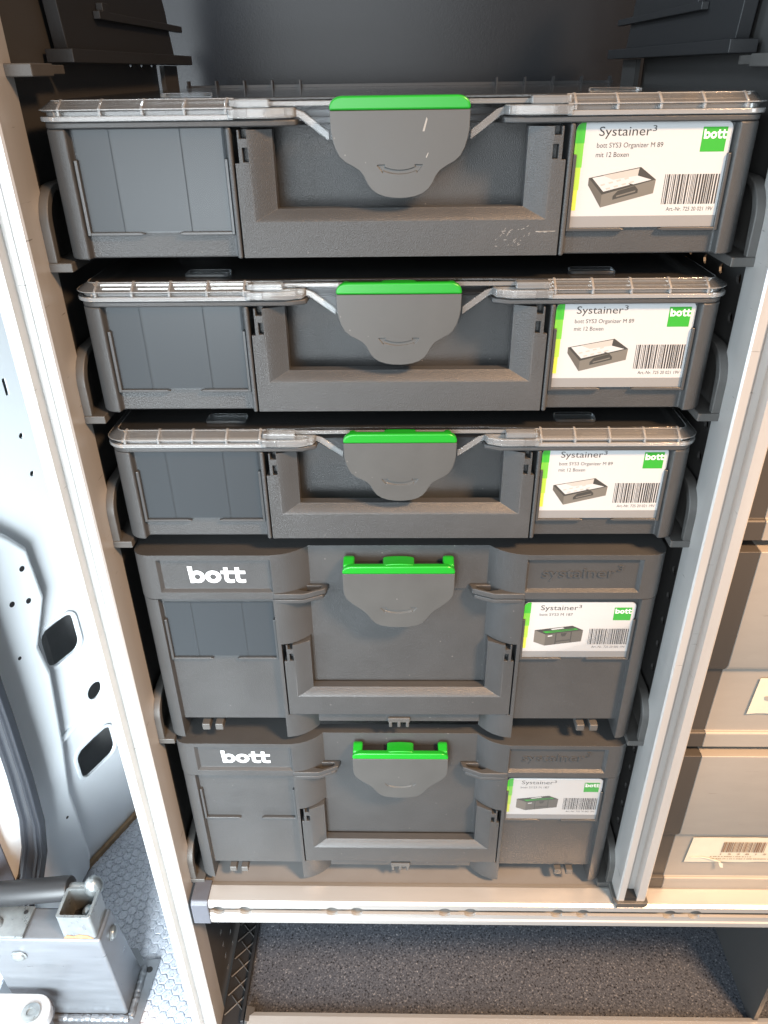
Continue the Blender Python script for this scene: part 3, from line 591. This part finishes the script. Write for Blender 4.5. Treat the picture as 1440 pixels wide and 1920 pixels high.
def make_organizer():
    root = thing('organizer_case')
    half = [(-BW, 290)] + corner_left() + [(-187.6, 0), (-186.6, 5.6), (-98.2, 5.6), (-97.4, 0), (-94.6, 0), (-94.2, 27)]
    MB().prism('z', mirror(half), 0, 71).build('body', 'case_plastic', root, bevel=1.2, seg=2, angle=38)
    rim = [(-BW, 290)] + corner_left() + [(-68, 0), (-58, 4.5), (-56, 27.3)]
    MB().prism('z', mirror(rim), 71, 74.4).build('body_rim', 'case_plastic', root, bevel=1.0, seg=2, angle=38)
    make_handle(root, 0.5, 20.5, 27.4, 69.6)
    make_latch(root, 33.6, 0.995, True)
    # clear lid: top plate, sloping ribbed front lip with recessed cells, skirt behind the latch
    LW = BW + 2.4
    lc = [(x - 1.6 + 7, y + 8) for x, y in circ(-BW + 9, 9, 9, 7, math.pi, 1.5 * math.pi, True)]
    outer = [(-LW + 5, 290)] + lc + [(-96, 8), (-66, 9), (-60, 10)]
    lidobj = MB().prism('z', mirror(outer), 83.4, 85.2).build('clear_lid', 'clear_top', root, bevel=0.6, seg=2)
    ribs = [-189, -166, -142.5, -119, -96]
    def ring(o0, o1):
        a = [(-LW + o0, 285), (-LW + o0, 60)] + circ(-LW + 14, 14 - 0.8, 14 - o0, 8, math.pi, 1.5 * math.pi, True) + [(-92, -0.8 + o0)]
        b = [(-LW + o1, 285), (-LW + o1, 60)] + circ(-LW + 14, 14 - 0.8, 14 - o1, 8, math.pi, 1.5 * math.pi, True) + [(-92, -0.8 + o1)]
        return a, b
    for s_ in (-1, 1):
        def M(p): return [(-s_ * x, y) for x, y in p]
        a, b = ring(0, 3); MB().prism('z', M(a + list(reversed(b))), 74.6, 77.2).build('lid_lower_band', 'clear_edge', lidobj, bevel=0.5)
        a, b = ring(3.6, 5.0); MB().prism('z', M(a + list(reversed(b))), 77.2, 80.6).build('lid_front_wall', 'clear_lid', lidobj)
        # slope from the wall up to the top plate, lofted between two outlines
        a, b = ring(0.4, 7.5); n = len(a)
        vs = [(-s_ * x, y, 80.6) for x, y in a] + [(-s_ * x, y, 85.0) for x, y in b] + [(-s_ * x, y, 79.4) for x, y in ring(1.4, 8)[0]] + [(-s_ * x, y, 83.5) for x, y in ring(1.4, 8.2)[1]]
        fs = [(i, i + 1, n + i + 1, n + i) for i in range(n - 1)] + [(2 * n + i, 3 * n + i, 3 * n + i + 1, 2 * n + i + 1) for i in range(n - 1)] + [(i, 2 * n + i, 2 * n + i + 1, i + 1) for i in range(n - 1)] + [(n + i, n + i + 1, 3 * n + i + 1, 3 * n + i) for i in range(n - 1)] + [(0, n, 3 * n, 2 * n), (n - 1, 3 * n - 1, 4 * n - 1, 2 * n - 1)]
        MB().add(vs, fs).build('lid_slope', 'clear_slope', lidobj, angle=25)
        for o_, zz in ((0.2, 80.4), (7.4, 84.8)):
            MB().tube([(-s_ * x, y, zz) for x, y in ring(o_, 9)[0][1:]], 0.32, 6).build('lid_edge_glint', 'clear_edge', lidobj)  # thin whitish beads draw the edge highlights
        for rx in ribs:
            p0, p1 = sorted((-s_ * (rx - 0.8), -s_ * (rx + 0.8)))
            MB().prism('x', [(-0.5, 77.3), (-0.5, 81.1), (7.2, 85.5), (9, 85.5), (9, 77.3)], p0, p1).build('lid_rib', 'clear_edge', lidobj, bevel=0.35)
        tab = [(-95, -1.4), (-70, -1.4), (-60, 2.6), (-58, 9), (-95, 9)]
        MB().prism('z', M(tab), 75, 80.2, [M(((-85, 1.2), (-71, 1.2), (-64, 4), (-64, 7), (-85, 7)))]).build('lid_tab', 'clear_lid', lidobj, bevel=0.8)
        p0, p1 = sorted((-s_ * -94, -s_ * -72)); MB().box(p0, p1, 0.5, 8, 80.4, 84.6).build('tab_boss', 'clear_lid', lidobj, bevel=0.8)
        p0, p1 = sorted((-s_ * -136, -s_ * -108)); MB().prism('z', rrect(p0, p1, 16, 30, 3), 85.3, 87.4).build('lid_boss', 'clear_film', lidobj, bevel=0.6)
    skirt = [(-94, 74.7), (-62, 75.2), (-55, 72.5), (-42, 63), (42, 63), (55, 72.5), (62, 75.2), (94, 74.7), (94, 83), (-94, 83)]
    MB().prism('y', skirt, 10.2, 12.2).build('lid_skirt', 'card_film', lidobj, bevel=0.5)
    MB().prism('y', [(-94, 80.6), (94, 80.6), (94, 83.2), (-94, 83.2)], 8.4, 10.0).build('lid_front_rim', 'clear_lid', lidobj, bevel=0.5)
    for s_ in (-1, 1):
        e0 = [(72, 76.4), (61, 76.0), (56.5, 74.6), (40, 62.6)]; e1 = [(72, 80.2), (60, 79.8), (54, 77.8), (40, 67.4)]
        MB().prism('y', [(s_ * a, b) for a, b in e0 + list(reversed(e1))], 8.6, 10.1).build('skirt_edge', 'clear_lid', lidobj, bevel=0.5)
    for i in range(16):
        if i < 5 or i > 10: MB().box(-181 + i * 24, -179.8 + i * 24, 270, 278.8, 85.4, 91).build('lid_rear_rib', 'insert_dark', lidobj)
    MB().box(-184, 184, 279, 281, 85.4, 87.5).build('lid_rear_rim', 'insert_dark', lidobj)
    # dark insert bins under the lid
    for i in range(9):
        x = -178 + i * 40
        MB().prism('z', rrect(x, x + 37, 26, 70, 6), 71.5, 78, [rrect(x + 1.6, x + 35.4, 27.6, 68.4, 4.5)]).build('insert_bin', 'insert_dark', root)
        MB().lathe((x + 18, 48, 71.6), (0, 0, 1), [(0, 12), (3, 12), (3.2, 10), (1, 9.6), (1, 0.5)], 18).build('insert_ring', 'insert_dark', root)
    MB().prism('z', [(-196, 286), (-196, 15), (196, 15), (196, 286)], 74.5, 74.9).build('interior_shade_sheet', 'dark_void', root)  # dark sheet stands in for the shaded hollow under the clear lid
    make_holder(root, 15, True, -1); make_holder(root, 15, True, 1)
    make_card(root, 15, True)
    return root

def make_case():
    root = thing('tool_case')
    col = [(-95.4 + 25 * a, 15 * b) for a, b in CURVE]
    half = [(-BW, 290)] + corner_left() + [(-187.6, 0), (-186.6, 5.6), (-98.4, 5.6), (-97.6, 0)] + col
    cuts = []
    for s_ in (-1, 1):
        def bx(x0, x1, y0, y1, za, zc): a, b = sorted((s_ * x0, s_ * x1)); return MB().box(a, b, y0, y1, za, zc)
        cuts += [bx(-187.1, -98.0, -5, 60, -5, 17.5), bx(-94.8, -69.0, -5, 14.6, 26.5, 104.5)]
    cuts += [MB().box(-70.3, 70.3, -5, 60, -5, 13.5), MB().box(-180, 180, 50, 280, -5, 13.4), MB().box(-17, 17, 10, 17, 118, 128)]
    MB().prism('z', mirror(half), 0, 149.6).build('body', 'case_plastic', root, bevel=1.1, seg=2, angle=38, cuts=cuts)
    lcol = [(-95.4 + 26 * a, 13.5 * b) for a, b in CURVE]
    lh = [(-BW - 0.3, 290)] + [(x - 0.3, y - 0.3) for x, y in corner_left()] + [(-96.5, -0.3)] + lcol
    fr = []
    for s_ in (-1, 1):
        a = [(-183.5, 156.6), (-96.6, 156.6), (-96.6, 186.6), (-183.5, 186.6)]; b = [(-181.2, 158.4), (-98.6, 158.4), (-98.6, 185.2), (-181.2, 185.2)]
        vs = [(-s_ * x, -3.0, z) for x, z in a] + [(-s_ * x, -0.35, z) for x, z in a] + [(-s_ * x, 2.8, z) for x, z in b]
        fr.append(MB().add(vs, [(0, 1, 2, 3), (8, 11, 10, 9)] + [(k, (k + 1) % 4, 4 + (k + 1) % 4, 4 + k) for k in range(4)] + [(4 + k, 4 + (k + 1) % 4, 8 + (k + 1) % 4, 8 + k) for k in range(4)]))
    lid = MB().prism('z', mirror(lh), 150.4, 191).build('lid', 'case_plastic', root, bevel=2.2, seg=3, angle=38, cuts=fr)
    for s_ in (-1, 1):
        tab = [(-97, -0.9), (-74, -0.9), (-57, 6.5), (-54.5, 13.2), (-97, 13.2)]
        MB().prism('z', [(-s_ * a, b) for a, b in tab], 150.6, 155.6, [[(-s_ * a, b) for a, b in ((-78, 5.2), (-70, 3.6), (-61, 7.4), (-60, 10.6), (-74, 10.6))]]).build('lid_tab', 'case_plastic', lid, bevel=0.9)
        tab2 = [(-96, -0.3), (-74, -0.3), (-59, 6.2), (-56.5, 14), (-96, 14)]
        MB().prism('z', [(-s_ * a, b) for a, b in tab2], 146.0, 149.8).build('body_tab', 'case_plastic', root, bevel=0.9)
        for fx in (-172, -160.5):
            a, b = sorted((s_ * fx, s_ * (fx + 7)))
            MB().box(a, b, 1.5, 18, 6.5, 13.5).build('stacking_foot', 'runner_plastic', root, bevel=0.9)
        a, b = sorted((s_ * -176, s_ * -104)); MB().box(a, b, 34, 46, 9, 17.4).build('under_rib', 'runner_plastic', root)
    MB().box(-69.8, 69.8, 5.0, 16, 13.8, 26.3).build('lower_apron', 'case_plastic', root, bevel=1.0)
    lk = MB().box(-9.5, 9.5, 2.4, 6, 15, 20)
    for fx in (-8.8, -1.4, 6.0): lk.box(fx, fx + 2.8, 2.2, 5.4, 9.5, 16)
    lk.build('front_catch', 'runner_plastic', root, bevel=0.7)
    make_handle(root, 27.2, 47, 53.4, 103.6)
    make_latch(root, 124.5, 1.095, False)
    make_holder(root, 88, True, -1); make_holder(root, 88, True, 1)
    make_card(root, 88, False)
    t = MB(); bold_word(t, -161.5, 164, 45, 15.4, 2.4, 0); t.build('lettering', 'lettering_white', lid, recalc=False, flat=True)
    t = MB(); text(t, 'systainer', 109, 166, 55, 11, 2.45); text(t, '3', 165.5, 174.5, 4.2, 5.5, 2.45)
    o = t.build('embossed_lettering', 'case_plastic', lid, recalc=False, flat=True); m_ = o.modifiers.new('s', 'SOLIDIFY'); m_.thickness = 0.9 * S; m_.offset = 0
    return root

org = make_organizer(); case = make_case()
orgs = [org, copy_tree(org), copy_tree(org)]; cases = [case, copy_tree(case)]
for o, z, dx, dy, rz in zip(orgs + cases, (602, 502, 402, 196, -4), (0.8, 0, 0.6, -0.6, 0.4), (0, 0.5, -0.6, 0.4, 0), (0.15, -0.10, 0.05, 0.1, -0.1)):
    o.location = (dx * S, dy * S, z * S); o.rotation_euler.z = math.radians(rz)
G1, G2 = 'clear-lidded organizer cases', 'deep grey tool cases'
tag(orgs[0], 'grey organizer case with scuffed handle, clear lid and green latch, topmost in the rack', 'case', G1)
tag(orgs[1], 'grey organizer case with clear lid and green latch, second from the top', 'case', G1)
tag(orgs[2], 'grey organizer case with clear lid, directly above the deep lettered case', 'case', G1)
tag(cases[0], 'deep grey case with white lettering and clear film in its left pocket, under the organizers', 'case', G2)
tag(cases[1], 'deep grey case with white lettering and empty left pocket, standing on the shelf rail', 'case', G2)
for o in [f for f in find(cases[1], 'label_film') if f.data.vertices[0].co.x < 0] + find(cases[1], 'pocket_back'): bpy.data.objects.remove(o)
# white scuffs on the topmost handle and latch
sf = MB(); r_ = random.Random(5)
for i in range(26):
    x = 62 + r_.uniform(-9, 9) + i * 0.25; z = 11 + r_.uniform(-5, 6); L = r_.uniform(0.6, 2.6); dx, dz = L * r_.uniform(.4, 1), L * r_.uniform(-.3, .9)
    sf.add([(x, 0.12, z), (x + dx, 0.12, z + dz), (x + dx, 0.12, z + dz + 0.22), (x, 0.12, z + 0.3)], [(0, 1, 2, 3)])
for i in range(5): sf.add([(80 + i * 1.6, 0.12, 14 + r_.uniform(-.6, .4)), (85 + i * 1.6, 0.12, 14.2), (85 + i * 1.6, 0.12, 14.5), (80 + i * 1.6, 0.12, 14.4)], [(0, 1, 2, 3)])
sf.build('scuff_marks', 'scuff', orgs[0], recalc=False, flat=True)
sf = MB(); sf.add([(12.5, -2.72, 68), (14.6, -2.72, 75), (15.2, -2.72, 74), (13.6, -2.72, 68)], [(0, 1, 2, 3)]); sf.add([(14.5, -2.72, 55), (15.8, -2.72, 57.5), (16, -2.72, 57), (15, -2.72, 54.6)], [(0, 1, 2, 3)])
sf.build('scuff_marks', 'scuff', orgs[0], recalc=False, flat=True)

# ------------------------------------------------------------------ runners that carry the cases
def make_runner():
    t = thing('rail_runner')
    arc = [(22 - 22 * math.cos(a), 19 + 22 * math.sin(a)) for a in [math.pi / 2 * i / 8 for i in range(9)]]
    pl = [(-1.5, -6.5)] + [(y - 1.5, z) for y, z in arc] + [(285, 41), (285, -6.5)]
    MB().prism('x', pl, -213.6, -211.6).build('side_plate', 'runner_plastic', t, bevel=0.5)
    inner = [(3.2, -1.5)] + [(22 - 18 * math.cos(a) + 0.7, 19 + 18 * math.sin(a)) for a in [math.pi / 2 * i / 8 for i in range(9)]] + [(285, 37)]
    rim = [(-1.7, -1.5)] + [(y - 1.7, z + 0.2) for y, z in arc] + [(285, 41.2)]
    MB().prism('x', rim + list(reversed(inner)), -213.8, -206.5).build('front_rim', 'runner_plastic', t, bevel=0.8)
    MB().box(-213.9, -198, -2.2, 285, -6.8, -1.2).build('ledge', 'runner_plastic', t, bevel=0.7)
    return t
run = make_runner()
RN = ['topmost organizer', 'second organizer', 'third organizer', 'upper deep lettered case', 'lowest deep case']
mirrored = {}
def mirror_tree(o, parent=None):
    c = o.copy(); C.objects.link(c); c.parent = parent
    if c.type == 'MESH':
        me = mirrored.get(o.data.name)
        if me is None:
            me = o.data.copy(); bm = bmesh.new(); bm.from_mesh(me)
            for v in bm.verts: v.co.x = -v.co.x
            bmesh.ops.reverse_faces(bm, faces=bm.faces[:]); bm.to_mesh(me); bm.free(); mirrored[o.data.name] = me
        c.data = me
    for ch in o.children: mirror_tree(ch, c)
    return c
first = True
for zb, what in zip((602, 502, 402, 196, -4), RN):
    l = run if first else copy_tree(run); first = False
    r = mirror_tree(run)
    for o, sd in ((l, 'left'), (r, 'right')):
        o.location = (0, 0, zb * S); tag(o, f'dark grey runner with rounded end stop carrying the {what}, {sd} side', 'runner', 'runners carrying the cases')
# empty runners of the slot above, with their tall backing plates
for sgn, sd in ((-1, 'left'), (1, 'right')):
    t = thing('rail_runner', (sgn * 205, 0, 705)); tag(t, f'empty black runner with tall slotted backing plate, top {sd} corner', 'runner', 'empty runners of the top slot')
    def X(a, b): return sorted((sgn * a - sgn * 205, sgn * b - sgn * 205))
    a, b = X(213, 197); MB().prism('x', [(-2, -6.5), (28, -6.5), (28, 0), (-2, 0)], a, b).build('end_stop', 'runner_plastic', t, bevel=0.8)
    a, b = X(213, 203); MB().box(a, b, 28, 60, -5.5, -0.6).build('ledge_neck', 'runner_plastic', t, bevel=0.6)
    a, b = X(213, 196); MB().box(a, b, 60, 362, 0.5, 8).build('ledge', 'black_plastic', t, bevel=0.6)
    a, b = X(213, 204)
    slots = [rrect(yc - 4, yc + 4, 50, 75, 3.9, 4) for yc in (120, 175, 230, 285)]
    MB().prism('x', [(75, 8), (330, 8), (322, 26), (318, 40), (306, 60), (300, 110), (60, 110), (65, 60)], a, b, slots).build('backing_plate', 'black_plastic', t, bevel=0.8)
    a, b = X(204, 199); MB().prism('x', [(130, 26), (350, 26), (350, 31), (150, 31), (150, 36), (138, 36), (138, 31), (130, 31)], a, b).build('guide_rib', 'black_plastic', t, bevel=0.6)
    a, b = X(211, 207); MB().box(a, b, 300, 345, -30, 0).build('bracket_strip', 'panel_grey', t)
